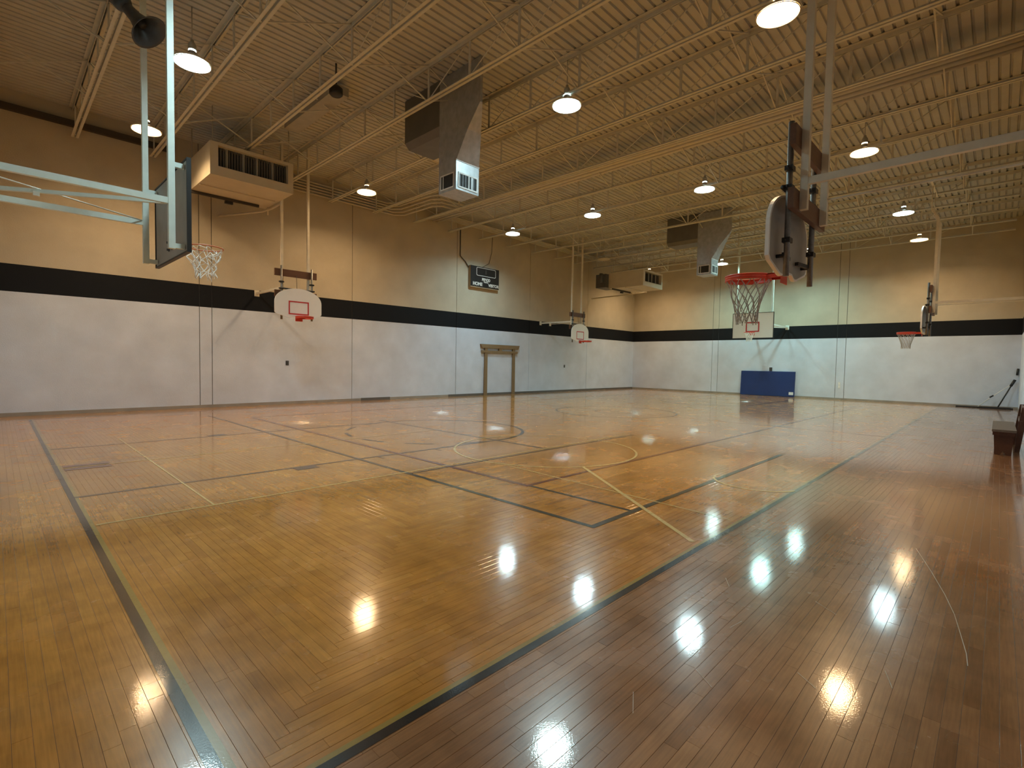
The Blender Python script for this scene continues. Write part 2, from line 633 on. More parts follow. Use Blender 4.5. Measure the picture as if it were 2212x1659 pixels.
def line(name, pts, w, mt, z=LZ, closed=False):
    """flat painted strip along a polyline, each coat a hair above the last"""
    N_LINES[0] += 1
    z += N_LINES[0] * 2e-5
    pts = [Vector((p[0], p[1])) for p in pts]
    n = len(pts)
    a, b = [], []
    for i, p in enumerate(pts):
        d = (pts[(i + 1) % n] - pts[i - 1]) if closed else (pts[min(i + 1, n - 1)] - pts[max(i - 1, 0)])
        d.normalize()
        s = Vector((-d.y, d.x)) * w / 2
        a.append(p + s)
        b.append(p - s)
    v = [(p.x, p.y, z) for p in a] + [(p.x, p.y, z) for p in b]
    f = [(i, i + n, (i + 1) % n + n, (i + 1) % n) for i in range(n if closed else n - 1)]
    o = MB().add(v, f).build(name, M[mt], floor)
    return o


def arc(cx, cy_, r, a0, a1, n=40):
    return [(cx + r * math.cos(math.radians(a0 + (a1 - a0) * i / n)), cy_ + r * math.sin(math.radians(a0 + (a1 - a0) * i / n))) for i in range(n + 1)]


YS2 = 2 * Y_MID - Y_SIDE
line('sideline', [(X_BASE - 0.046, Y_SIDE - 0.021), (XFAR + 0.05, Y_SIDE - 0.021)], 0.046, 'black')
line('sideline_border', [(X_BASE, Y_SIDE + 0.015), (XFAR, Y_SIDE + 0.015)], 0.026, 'yellow')
line('baseline', [(X_BASE - 0.023, Y_SIDE - 0.037), (X_BASE - 0.023, YS2 + 0.04)], 0.046, 'black', LZ + .0002)
line('baseline_border', [(X_BASE + 0.015, Y_SIDE), (X_BASE + 0.015, YS2)], 0.03, 'yellow')
line('sideline', [(X_BASE - 0.05, YS2 + 0.02), (XFAR + 0.05, YS2 + 0.02)], 0.04, 'black')
line('baseline', [(XFAR + 0.02, Y_SIDE), (XFAR + 0.02, YS2)], 0.04, 'black')
line('centre_line', [(X_MID, Y_SIDE), (X_MID, YS2)], 0.03, 'rose')
line('centre_line_end', [(X_MID, Y_SIDE + 0.03), (X_MID, Y_SIDE + 0.55)], 0.07, 'rose', LZ + .0003)
line('centre_circle', arc(X_MID, Y_MID, 1.80, 0, 360, 72)[:-1], 0.065, 'dark', closed=True)
line('jump_circle', arc(X_MID, Y_MID, 0.60, 0, 360, 48)[:-1], 0.04, 'dark', closed=True)
for sx in (0, 1):
    fx = (lambda x: x) if sx == 0 else (lambda x: 2 * X_MID - x)
    FT = 6.415
    for yy, s in ((6.596, -1), (10.20, 1)):
        line('lane_line', [(fx(X_BASE), yy), (fx(FT), yy)], 0.058, 'dark')
        line('lane_block', [(fx(2.69), yy + s * 0.10), (fx(2.98), yy + s * 0.10)], 0.17, 'black', LZ + .0003)
        for tx in (3.95, 4.99):
            line('lane_mark', [(fx(tx), yy), (fx(tx), yy + s * 0.19)], 0.045, 'dark')
    line('free_throw_line', [(fx(FT), 5.38), (fx(FT), 10.62)], 0.055, 'dark')
    if sx == 0:
        line('free_throw_arc', arc(FT, Y_MID, 1.80, -90, 90), 0.065, 'dark')
        for q in range(6):
            line('free_throw_dash', arc(FT, Y_MID, 1.80, 97 + q * 29.5, 97 + q * 29.5 + 16, 8), 0.065, 'dark')
    else:
        line('free_throw_arc', arc(fx(FT), Y_MID, 1.80, 90, 270), 0.05, 'dark')
line('pale_line', [(0.57, 8.385), (6.4, 8.385)], 0.028, 'pale', LZ + .0004)
line('pale_line', [(0.57, 5.405), (9.0, 5.44)], 0.028, 'pale', LZ + .0004)
line('pale_line', [(1.46, 5.40), (1.47, 10.9)], 0.018, 'pale', LZ - .0002)
line('pale_circle', arc(6.40, 5.42, 1.50, 0, 360, 72)[:-1], 0.035, 'pale', LZ + .0004, True)
line('pale_slanting_line', [(5.68, 4.10), (3.93, 1.73)], 0.045, 'pale', LZ + .0005)
line('pale_line', [(4.95, 4.85), (4.76, 1.75)], 0.022, 'pale', LZ + .0004)
line('pale_arc', arc(6.62, 2.12, 0.50, 85, 250, 24), 0.03, 'pale', LZ + .0004)
line('red_end_line', [(4.304, 3.87), (4.304, 12.9)], 0.07, 'red')
line('red_side_line', [(4.28, 3.898), (22.1, 3.75)], 0.06, 'red')
line('red_side_line', [(4.28, 12.9), (22.1, 12.9)], 0.05, 'red')
line('red_end_line', [(22.1, 3.75), (22.1, 12.9)], 0.05, 'red')
for s in (-0.1, 0.1):
    line('red_base_block', [(0.58, 8.385 + s + (0.03 if s > 0 else -0.01)), (1.04, 8.385 + s + (0.03 if s > 0 else -0.01))], 0.14, 'rose', LZ)
line('green_back_line', [(3.642, 2.49), (3.642, 13.9)], 0.055, 'green')
line('green_service_line', [(4.325, 2.51), (4.325, 3.87)], 0.045, 'green')
line('green_side_line', [(3.62, 2.513), (8.98, 2.513)], 0.062, 'green')
line('dark_court_line', [(3.65, 5.32), (9.1, 5.33)], 0.036, 'green', LZ + .0002)
# long pale scuff and short scratches on the right
for pts, w in (([(5.12, .42), (4.62, .29), (4.2, .19), (3.9, .13), (3.69, .10), (3.40, .06), (3.26, .05)], 0.006),
               ([(2.92, .33), (2.78, .285)], 0.005), ([(2.60, .62), (2.53, .53)], 0.004), ([(3.48, 0.75), (3.38, 0.62)], 0.004),
               ([(3.3, 1.2), (3.42, 1.27)], 0.004), ([(2.9, 0.98), (2.78, 1.0)], 0.003), ([(4.4, 1.35), (4.2, 1.33)], 0.004),
               ([(2.2, 0.86), (2.28, 0.97)], 0.003), ([(1.8, 1.02), (1.92, 1.09)], 0.003)):
    line('scratch', pts, w * 0.55, 'scuff', LZ)

# ------------------------------------------------------------------ walls
WT = 0.2


def wall(name, axis, cuts, a, b, pos, out):
    """a run of upright concrete panels with recessed joints; axis 0: runs along X at Y=pos, 1: along Y at X=pos"""
    g = 0.018
    d0, d1 = pos + 0.02 * out, pos + WT * out
    lo = min(d0, d1)
    hi = max(d0, d1)

    def core(bd):
        if axis == 0:
            bd.box((a, lo, -0.1), (b, hi, 7.6))
        else:
            bd.box((lo, a, -0.1), (hi, b, 7.6))
    w = part(name, None, M['seam'], core)
    tag(w, kind='structure')
    e = [a] + list(cuts) + [b]
    p0, p1 = sorted((pos, pos + 0.02 * out))
    for i in range(len(e) - 1):
        s = e[i] + (g / 2 if i else 0)
        t = e[i + 1] - (g / 2 if i < len(e) - 2 else 0)
        if axis == 0:
            part('wall_panel', w, M['wall'], lambda bd: bd.box((s, p0, -0.05), (t, p1, 7.6)))
        else:
            part('wall_panel', w, M['wall'], lambda bd: bd.box((p0, s, -0.05), (p1, t, 7.6)))
    return w


wall_left = wall('wall_left', 0, [4.02, 4.33, 8.64, 13.28, 17.76, 22.42], XB - WT, XF + WT, YL, 1)
wall_far = wall('wall_far', 1, [5.11, 5.46, 10.95, 11.27], YR - WT, YL + WT, XF, 1)
wall_right = wall('wall_right', 0, [4.2, 8.8, 13.3, 17.9, 22.5], XB - WT, XF + WT, YR, -1)
wall_back = wall('wall_back', 1, [5.11, 10.95], YR - WT, YL + WT, XB, -1)
bb = part('baseboard_left', None, M['base'], lambda b: b.box((XB, YL - 0.012, 0), (XF, YL, 0.085)))
tag(bb, kind='structure')
part('base_patch', bb, M['basedk'], lambda b: b.box((8.98, YL - 0.016, 0.0), (10.16, YL - 0.012, 0.095)))
part('base_patch', bb, M['basedk'], lambda b: b.box((12.9, YL - 0.016, 0.0), (XF - .02, YL - 0.012, 0.09)))
tag(part('baseboard_far', None, M['base'], lambda b: b.box((XF - 0.012, YR, 0), (XF, YL - .012, 0.075))), kind='structure')
tag(part('baseboard_right', None, M['base'], lambda b: b.box((XB, YR, 0), (XF - .012, YR + 0.012, 0.085))), kind='structure')

# ------------------------------------------------------------------ ceiling: ribbed deck and joists
RP, RF, RD = 0.163, 0.050, 0.038


def deck(b):
    prof = []
    y = YR - 0.15
    while y < YL + 0.15:
        prof += [(y, 0), (y + RP - RF, 0), (y + RP - RF + 0.012, RD), (y + RP - 0.012, RD)]
        y += RP
    n = len(prof)
    v = [(XB - .15, p, DECK_Z + q) for p, q in prof] + [(XF + .15, p, DECK_Z + q) for p, q in prof]
    f = [(i, i + n, i + n + 1, i + 1) for i in range(n - 1)]
    b.add(v, f)
    b.box((XB - .2, YR - .2, DECK_Z + RD + .002), (XF + .2, YL + .2, DECK_Z + 0.3))


ceiling = part('ceiling', None, M['deck'], deck)
tag(ceiling, kind='structure')


def angle(b, x, y0, y1, z, leg, t, side, updown):
    """one steel angle along Y: flat leg at z, upright leg next to x"""
    x1 = x + side * 0.014
    xo = x1 + side * leg
    b.box((min(x1, xo), y0, z if updown > 0 else z - t), (max(x1, xo), y1, z + t if updown > 0 else z))
    xi = x1 + side * t
    b.box((min(x1, xi), y0, z if updown > 0 else z - leg), (max(x1, xi), y1, z + leg if updown > 0 else z))


JX = [-0.1, 1.42, 2.95, 4.47, 6.12, 7.77, 9.37, 11.04, 12.73, 14.38, 16.05, 17.73, 19.40, 20.97, 22.70, 24.35, 25.95]


def top_chord(b):
    for s in (-1, 1):
        angle(b, 0, YR + .02, YL - .02, DECK_Z - 0.004, 0.074, 0.008, s, -1)


def bot_chord(b):
    for s in (-1, 1):
        angle(b, 0, YR + .35, YL - .12, CHORD_Z, 0.056, 0.008, s, 1)


tc_me = MB()
top_chord(tc_me)
tc_me = tc_me.mesh('top_chord', M['steel'])
bc_me = MB()
bot_chord(bc_me)
bc_me = bc_me.mesh('bottom_chord', M['steel'])
JH = DECK_Z - 0.03 - CHORD_Z - 0.03
PANEL = 1.24
vert_me = MB().box((-.013, -.022, CHORD_Z + .01), (.013, .022, DECK_Z - .02)).mesh('web_bar', M['steel'])
diag_me = MB().tube([(0, 0, DECK_Z - .03), (0, PANEL, CHORD_Z + .03)], 0.011, 6).mesh('web_bar', M['steel'])
diag2_me = MB().tube([(0, 0, CHORD_Z + .03), (0, PANEL, DECK_Z - .03)], 0.011, 6).mesh('web_bar', M['steel'])
brA = MB().bar((0.02, 0, CHORD_Z + .02), (1.62, 0, DECK_Z - .03), 0.022, 0.022).mesh('bridging_bar', M['steel'])
brB = MB().bar((0.02, 0.03, DECK_Z - .03), (1.62, 0.03, CHORD_Z + .02), 0.022, 0.022).mesh('bridging_bar', M['steel'])
BR_Y = [0.92, 3.41, 5.90, 8.39, 10.87, 13.30, 15.2]
for ji, x in enumerate(JX):
    j = link('roof_joist', None, ceiling, (x, 0, 0))
    link('top_chord', tc_me, j)
    link('bottom_chord', bc_me, j)
    for q in range(13):
        y = Y_MID - 6 * PANEL + q * PANEL
        link('web_bar', vert_me, j, (0, y, 0))
        if q < 12:
            link('web_bar', diag2_me if q >= 6 else diag_me, j, (0, y, 0))
    if ji < len(JX) - 1:
        gapx = JX[ji + 1] - x
        for y in BR_Y[:-1]:
            for me_ in (brA, brB):
                o = link('bridging_bar', me_, j, (0, y, 0))
                o.scale = (gapx / 1.64, 1, 1)
led = part('trim_1', None, M['ledger'], lambda b: b.box((XB, YL - 0.11, 6.86), (3.4, YL, 7.00)))
tag(led, kind='structure')


# ------------------------------------------------------------------ high-bay lamps
LAMP_Z = 6.40


def lamp_meshes():
    d = {}
    b = MB()
    b.lathe([(0.272, 0.0), (0.288, 0.0), (0.288, 0.018), (0.27, 0.03), (0.20, 0.065), (0.09, 0.10), (0.06, 0.105), (0.085, 0.095), (0.19, 0.058), (0.262, 0.025), (0.272, 0.0)], 32)
    d['reflector'] = b.mesh('reflector', M['lampwhite'])
    b = MB()
    b.lathe([(0.001, 0.10), (0.062, 0.10), (0.062, 0.185), (0.050, 0.19), (0.050, 0.215), (0.062, 0.22), (0.062, 0.30), (0.04, 0.34), (0.001, 0.345)], 20)
    d['ballast_housing'] = b.mesh('ballast_housing', M['lampgrey'])
    b = MB()
    b.tube([(0, 0, 0.34), (0, 0, DECK_Z - LAMP_Z)], 0.009, 8)
    b.lathe([(0.03, 0.342), (0.03, 0.38), (0.009, 0.39)], 12)
    d['hanger_stem'] = b.mesh('hanger_stem', M['lampgrey'])
    for nm, mt in (('cool', M_COOL), ('warm', M_WARM), ('aqua', M_AQUA)):
        b = MB()
        b.lathe([(0.058, 0.192), (0.058, 0.213)], 16)
        d[nm + '_slot'] = b.mesh('uplight_slot', mt)
    for nm, mt in (('cool', M_COOL), ('warm', M_WARM), ('aqua', M_AQUA), ('off', M['offlens'])):
        b = MB()
        b.lathe([(0.001, -0.022), (0.10, -0.018), (0.19, -0.006), (0.262, 0.018)], 32)
        d[nm] = b.mesh('lens', mt)
    b = MB()
    b.tube([(0.275 * math.cos(t * PI / 16), 0.275 * math.sin(t * PI / 16), -0.012) for t in range(32)], 0.006, 6, closed=True)
    d['lens_ring'] = b.mesh('lens_ring', M['lampwhite'])
    return d


LM = lamp_meshes()
LAMPS = [
    (2.42, 10.02, 'cool', 'cool white high-bay lamp shining right beside the near left basket posts'),
    (2.42, 13.70, 'warm', 'warm glowing high-bay lamp by the left wall, crossed by the near basket post'),
    (2.42, 6.20, 'cool', 'cool white high-bay lamp above the near free throw lane, beyond the top edge'),
    (7.77, 13.68, 'warm', 'warm high-bay lamp between the near wall heater and the galvanized duct'),
    (7.77, 10.05, 'off', 'unlit high-bay lamp half hidden behind the near galvanized duct'),
    (7.77, 6.20, 'cool', 'large cool white high-bay lamp hanging right of the near galvanized duct'),
    (7.77, 2.45, 'warm', 'big warm high-bay lamp at the top edge left of the near right basket posts'),
    (14.0, 13.68, 'cool', 'cool white high-bay lamp by the left wall above the scoreboard'),
    (14.0, 9.97, 'cool', 'cool white high-bay lamp in mid ceiling, next lamp right of the one above the scoreboard'),
    (14.0, 6.17, 'cool', 'cool white high-bay lamp just left of the near right fan backboard'),
    (14.0, 2.44, 'warm', 'warm high-bay lamp above the long brace of the near right basket'),
    (20.2, 13.68, 'off', 'unlit high-bay lamp by the left wall above the far small fan backboard'),
    (20.2, 10.03, 'off', 'unlit high-bay lamp just left of the far galvanized duct'),
    (20.2, 6.20, 'aqua', 'cool white high-bay lamp hidden behind the near right fan backboard'),
    (20.2, 2.40, 'cool', 'cool white high-bay lamp beside the top of the far right basket post'),
    (24.65, 13.75, 'warm', 'warm high-bay lamp almost hidden behind the far wall heater'),
    (24.65, 9.88, 'aqua', 'small white high-bay lamp just right of the far galvanized duct'),
    (24.70, 6.20, 'aqua', 'cool white high-bay lamp seen behind the pipe of the near right basket'),
    (24.70, 2.41, 'warm', 'small warm high-bay lamp close to the far wall on the right'),
]
LD = {}
for st, (c_, s_) in (('cool', LAMP_COOL), ('warm', LAMP_WARM), ('aqua', LAMP_AQUA)):
    for sfx, r_, pw in (('', 0.262, 1.0),):
        ld = bpy.data.lights.new('lamp_light', 'AREA')
        ld.shape = 'DISK'
        ld.size = 2 * r_
        ld.color = c_
        ld.spread = math.radians(152)      # the reflector cuts off light near the horizontal
        ld.energy = PI * PI * 0.262 ** 2 * s_ * pw
        LD[st + sfx] = ld
for x, y, st, lab in LAMPS:
    t = thing('high_bay_lamp', lab, 'lamp', (x, y, LAMP_Z), 0, 'high-bay lamps under the roof')
    for nm in ('reflector', 'ballast_housing', 'hanger_stem', 'lens_ring'):
        link(nm, LM[nm], t)
    link('lens', LM[st], t)
    if st != 'off':
        link('uplight_slot', LM[st + '_slot'], t)
        link('lamp_light', LD[st], t, (0, 0, -0.0235))


# ------------------------------------------------------------------ baskets
def ring(b, r, rr, z, c=(0, 0), n=40, mi=0):
    b.tube([(c[0] + r * math.cos(2 * PI * k / n), c[1] + r * math.sin(2 * PI * k / n), z) for k in range(n)], rr, 8, mi, closed=True)


def net(b, cy_, z, length, r_top, r_bot, n=12, rows=5, cord=0.0045, messy=0.0):
    P_ = []
    rr = random.Random(5)
    for i in range(rows + 1):
        t = i / rows
        r = r_top + (r_bot - r_top) * min(1, t * 1.25) ** 0.8
        row = []
        for k in range(n):
            a = 2 * PI * (k + 0.5 * (i % 2)) / n
            row.append(Vector((r * math.cos(a) + rr.gauss(0, messy), cy_ + r * math.sin(a) + rr.gauss(0, messy), z - length * t + rr.gauss(0, messy))))
        P_.append(row)
    for i in range(rows):
        for k in range(n):
            a = P_[i][k]
            if i % 2 == 0:
                q = (P_[i + 1][k], P_[i + 1][k - 1])
            else:
                q = (P_[i + 1][k], P_[i + 1][(k + 1) % n])
            for c in q:
                b.tube([a, c], cord, 5, caps=False)
    for k in range(n):
        b.tube([P_[-1][k], P_[-1][k] + Vector((0, 0, -0.025))], cord, 5)


def fan_outline():
    pts = []
    for i in range(25):
        a = PI * i / 24
        pts.append((0.645 * math.cos(a), 0.43 + 0.39 * math.sin(a) ** 0.92))
    pts += [(-0.645, 0.14), (-0.60, 0.10), (-0.28, 0.005), (-0.22, 0.0), (-0.17, 0.015), (-0.12, 0.045), (0.12, 0.045), (0.17, 0.015), (0.22, 0.0), (0.28, 0.005), (0.60, 0.10), (0.645, 0.14)]
    return pts


def rect_frame(b, x0, x1, z0, z1, w, y0, y1, mi=0):
    b.box((x0, y0, z0), (x1, y1, z0 + w), mi)
    b.box((x0, y0, z1 - w), (x1, y1, z1), mi)
    b.box((x0, y0, z0 + w), (x0 + w, y1, z1 - w), mi)
    b.box((x1 - w, y0, z0 + w), (x1, y1, z1 - w), mi)


def fan_basket(label, loc, rz, zb, wall_gap, post_top, brace_z, flare, rim_dz=0.05, knee=False, grp='small side baskets with fan backboards'):
    """local +y is the side the basket faces; board face at y=0, zb = bottom of the board"""
    t = thing('side_basket', label, 'basketball hoop', (loc[0], loc[1], 0), rz, grp)
    T = 0.036
    bd = part('backboard', t, [M['boardback'], M['boardwhite']], lambda b: None)
    pts = [(x, z + zb) for x, z in fan_outline()]
    b = MB()
    n = len(pts)
    cx = (0.0, zb + 0.42)
    v = [(x, 0, z) for x, z in pts] + [(x, -T, z) for x, z in pts]
    f = [(i, (i + 1) % n, (i + 1) % n + n, i + n) for i in range(n)]
    b.add(v, f, 1)
    b.add([(x, 0, z) for x, z in pts], [tuple(range(n))], 1)
    sh = 0.985
    b.add([(x, -T, z) for x, z in pts] + [(x * 0.96, -T - .001, cx[1] + (z - cx[1]) * 0.95) for x, z in pts], [(i, (i + 1) % n, (i + 1) % n + n, i + n) for i in range(n)], 1)
    b.add([(x * 0.96, -T - .001, cx[1] + (z - cx[1]) * 0.95) for x, z in pts], [tuple(range(n))[::-1]], 0)
    old = bd.data
    bd.data = b.mesh('backboard', [M['boardback'], M['boardwhite']])
    bpy.data.meshes.remove(old)
    part('target_frame', bd, M['target'], lambda b: rect_frame(b, -0.28, 0.28, zb + 0.10, zb + 0.47, 0.035, 0.0005, 0.003))
    zr = zb + rim_dz
    rm = part('rim', t, M['rimred'], lambda b: (ring(b, 0.228, 0.010, zr, (0, 0.365)),
                                               b.lathe([(0.226, -0.045), (0.232, -0.045), (0.232, 0.0), (0.226, 0.0), (0.226, -0.045)], 40, (0, 0.365, zr)),
                                               ring(b, 0.228, 0.007, zr - 0.045, (0, 0.365))))
    part('rim_bracket', rm, M['rimred'], lambda b: (b.box((-0.10, 0.003, zr - 0.11), (0.10, 0.012, zr + 0.03)),
                                                  b.box((-0.085, 0.01, zr - 0.045), (-0.075, 0.22, zr + 0.005)),
                                                  b.box((0.075, 0.01, zr - 0.045), (0.085, 0.22, zr + 0.005)),
                                                  b.box((-0.085, 0.01, zr - 0.006), (0.085, 0.20, zr + 0.002))))
    # sliding pipes with clamps, boards, posts
    ptop = zb + 1.42
    for s in (-1, 1):
        pp = part('slide_pipe', t, M['pipe'], lambda b: b.tube([(s * 0.42, -0.13, zb - 0.04), (s * 0.42, -0.13, ptop)], 0.028, 12))
        for zz in (zb + 0.30, zb + 0.80, zb + 0.98):
            part('clamp', pp, M['blacksteel'], lambda b: (b.box((s * 0.42 - 0.05, -0.165, zz - 0.022), (s * 0.42 + 0.05, -0.095, zz + 0.022)),
                                                          b.tube([(s * 0.42 - 0.075, -0.13, zz), (s * 0.42 + 0.075, -0.13, zz)], 0.010, 8)))
        part('standoff', t, M['blacksteel'], lambda b: (b.tube([(s * 0.42, -0.13, zb + 0.16), (s * 0.42, -T - .001, zb + 0.16)], 0.018, 8),
                                                       b.bar((s * 0.42 - s * 0.28, -0.07, zb + 0.17), (s * 0.42 + s * 0.02, -0.11, zb + 0.17), 0.035, 0.035)))
    for zz in (zb + 0.80,):
        part('crossbar', t, M['blacksteel'], lambda b: b.tube([(-0.48, -0.09, zz), (0.48, -0.09, zz)], 0.022, 10))
    for zz in (zb + 0.66, zb + 1.24):
        part('mounting_board', t, M['brownboard'], lambda b: b.box((-0.58, -0.215, zz - 0.095), (0.58, -0.165, zz + 0.095)))
    part('lift_cord', t, M['cable'], lambda b: b.tube([(0.0, -0.12, zb + 0.80), (0.0, -0.16, zb + 1.2)], 0.006, 6))
    for s in (-1, 1):
        part('post', t, M['creampost'], lambda b: b.box((s * 0.365 - 0.031, -0.280, zb + 0.58), (s * 0.365 + 0.031, -0.216, post_top)))
        br_w, br_h = (0.05, 0.066) if s == -math.cos(rz) else (0.018, 0.018)
        part('wall_brace', t, M['creampost'], lambda b: (b.bar((s * 0.365, -0.28, brace_z), (s * (0.365 + flare), -wall_gap + .005, brace_z), br_w, br_h),
                                                       b.box((s * (0.365 + flare) - 0.07, -wall_gap + .001, brace_z - 0.09), (s * (0.365 + flare) + 0.07, -wall_gap + 0.012, brace_z + 0.09))))
    if knee:
        part('knee_hanger', t, M['creampost'], lambda b: (b.bar((-0.365, -0.26, post_top), (-0.365, -0.10, post_top + 0.28), 0.05, 0.05),
                                                         b.bar((0.365, -0.26, post_top), (0.365, -0.10, post_top + 0.28), 0.05, 0.05),
                                                         b.tube([(-0.365, -0.10, post_top + 0.27), (-0.365, -0.10, CHORD_Z)], 0.012, 6),
                                                         b.tube([(0.365, -0.10, post_top + 0.27), (0.365, -0.10, CHORD_Z)], 0.012, 6),
                                                         b.bar((-0.9, -0.10, CHORD_Z + .0), (0.9, -0.10, CHORD_Z + .0), 0.05, 0.02)))
    return t, zr


rbA, zr = fan_basket('near right fan-backboard basket seen from behind, on tall posts with grey sliding pipes', (5.76, 1.65), 0, 2.355, 2.21, DECK_Z, 3.20, 0.0, 0.06)
part('net', rbA, M['netgrey'], lambda b: net(b, 0.365, zr - .03, 0.46, 0.225, 0.105, cord=0.0045, messy=0.006))
rbB, zr = fan_basket('far right fan-backboard basket seen edge-on near the far wall', (18.75, 1.65), 0, 2.47, 2.21, 5.66, 3.33, 0.0, 0.06, True)
part('net', rbB, M['netgrey'], lambda b: net(b, 0.365, zr - .03, 0.42, 0.225, 0.11, cord=0.005))
lbA, zr = fan_basket('near left-wall basket with white fan backboard below a brown board', (5.90, 14.0), PI, 2.55, YL - 14.0, DECK_Z, 3.38, 0.0, 0.03)
lbB, zr = fan_basket('far left-wall basket with small white fan backboard near the far corner', (18.92, 14.0), PI, 2.467, YL - 14.0, DECK_Z, 3.38, 0.0, 0.03)


def main_basket(label, loc, rz, wall_gap, post_mat, rim_mat, border):
    t = thing('main_basket', label, 'basketball hoop', (loc[0], loc[1], 0), rz, 'full size baskets at the court ends')
    z0, z1, T, W2 = 2.775, 3.965, 0.05, 0.915
    bd = part('backboard', t, [M['boardback'], M['boardwhite'], M['blacksteel']],
              lambda b: (b.box((-W2 + .02, -T + .012, z0 + .02), (W2 - .02, -T + .02, z1 - .02), 0),
                         b.box((-W2 + .02, -T + .02, z0 + .02), (W2 - .02, -0.004, z1 - .02), 1)))
    part('edge_frame', bd, M['blacksteel'], lambda b: rect_frame(b, -W2, W2, z0, z1, 0.022 + border, -T, 0.0))
    part('target_frame', bd, M['target'], lambda b: rect_frame(b, -0.30, 0.30, z0 + 0.30, z0 + 0.76, 0.05, -0.004, 0.001))
    zr = 3.03
    rm = part('rim', t, rim_mat, lambda b: ring(b, 0.232, 0.009, zr, (0, 0.385)))
    part('rim_bracket', rm, rim_mat, lambda b: (b.box((-0.10, 0.001, zr - 0.12), (0.10, 0.012, zr + 0.03)),
                                               b.bar((-0.07, 0.01, zr - 0.0), (-0.07, 0.17, zr), 0.012, 0.03),
                                               b.bar((0.07, 0.01, zr - 0.0), (0.07, 0.17, zr), 0.012, 0.03),
                                               b.tube([(-0.06, 0.01, zr - 0.10), (-0.13, 0.20, zr - .008)], 0.008, 6),
                                               b.tube([(0.06, 0.01, zr - 0.10), (0.13, 0.20, zr - .008)], 0.008, 6)))
    for s in (-1, 1):
        for zz in (zr - 0.09, zr + 0.01):
            part('bolt', bd, M['darkgrey'], lambda b: (b.tube([(s * 0.09, -T + .012, zz), (s * 0.09, -T - 0.02, zz)], 0.016, 8),
                                                      b.box((s * 0.09 - .035, -T + .004, zz - .022), (s * 0.09 + .035, -T + .012, zz + .022))))
    for s in (-1, 1):
        part('post', t, post_mat, lambda b: b.box((s * 0.775 - .036, -0.226, 2.81), (s * 0.775 + .036, -0.154, DECK_Z)))
        for zz in (2.85, 3.87):
            part('standoff', t, post_mat, lambda b: b.box((s * 0.775 - .03, -0.155, zz - .03), (s * 0.775 + .03, -T, zz + .03)))
        part('wall_brace', t, post_mat, lambda b: (b.bar((s * 0.775, -0.226, 3.405), (s * 0.775, -wall_gap + .005, 3.405), 0.06, 0.075),
                                                  b.box((s * 0.775 - .08, -wall_gap + .001, 3.30), (s * 0.775 + .08, -wall_gap + .012, 3.51))))
    part('cross_brace', t, post_mat, lambda b: b.bar((0.70, -0.24, 3.40), (-0.74, -wall_gap + .02, 3.40), 0.045, 0.045))
    part('tie_rod', t, M['lampwhite'], lambda b: (b.tube([(-0.74, -0.24, 3.43), (0.74, -wall_gap + .02, 3.43)], 0.009, 6),
                                                b.bar((0.02, -0.24 - (wall_gap - .26) * .5 + .03, 3.36), (0.02, -0.24 - (wall_gap - .26) * .5 - .03, 3.36), 0.03, 0.05)))
    return t, zr


mA, zr = main_basket('near left basket seen from behind, with black edged backboard on white steel posts', (1.79, 8.42), -PI / 2, 1.79 - XB, M['whitepost'], M['rimrust'], 0.0)
part('net', mA, M['net'], lambda b: net(b, 0.385, zr - .012, 0.40, 0.222, 0.125, rows=6, cord=0.005, messy=0.02))
mB, zr = main_basket('far wall basket with white rectangular backboard and thin black border above the blue mat', (24.68, 8.36), PI / 2, XF - 24.68, M['whitepost'], M['rimred'], 0.0)
part('net', mB, M['net'], lambda b: net(b, 0.385, zr - .012, 0.38, 0.222, 0.12, cord=0.006))


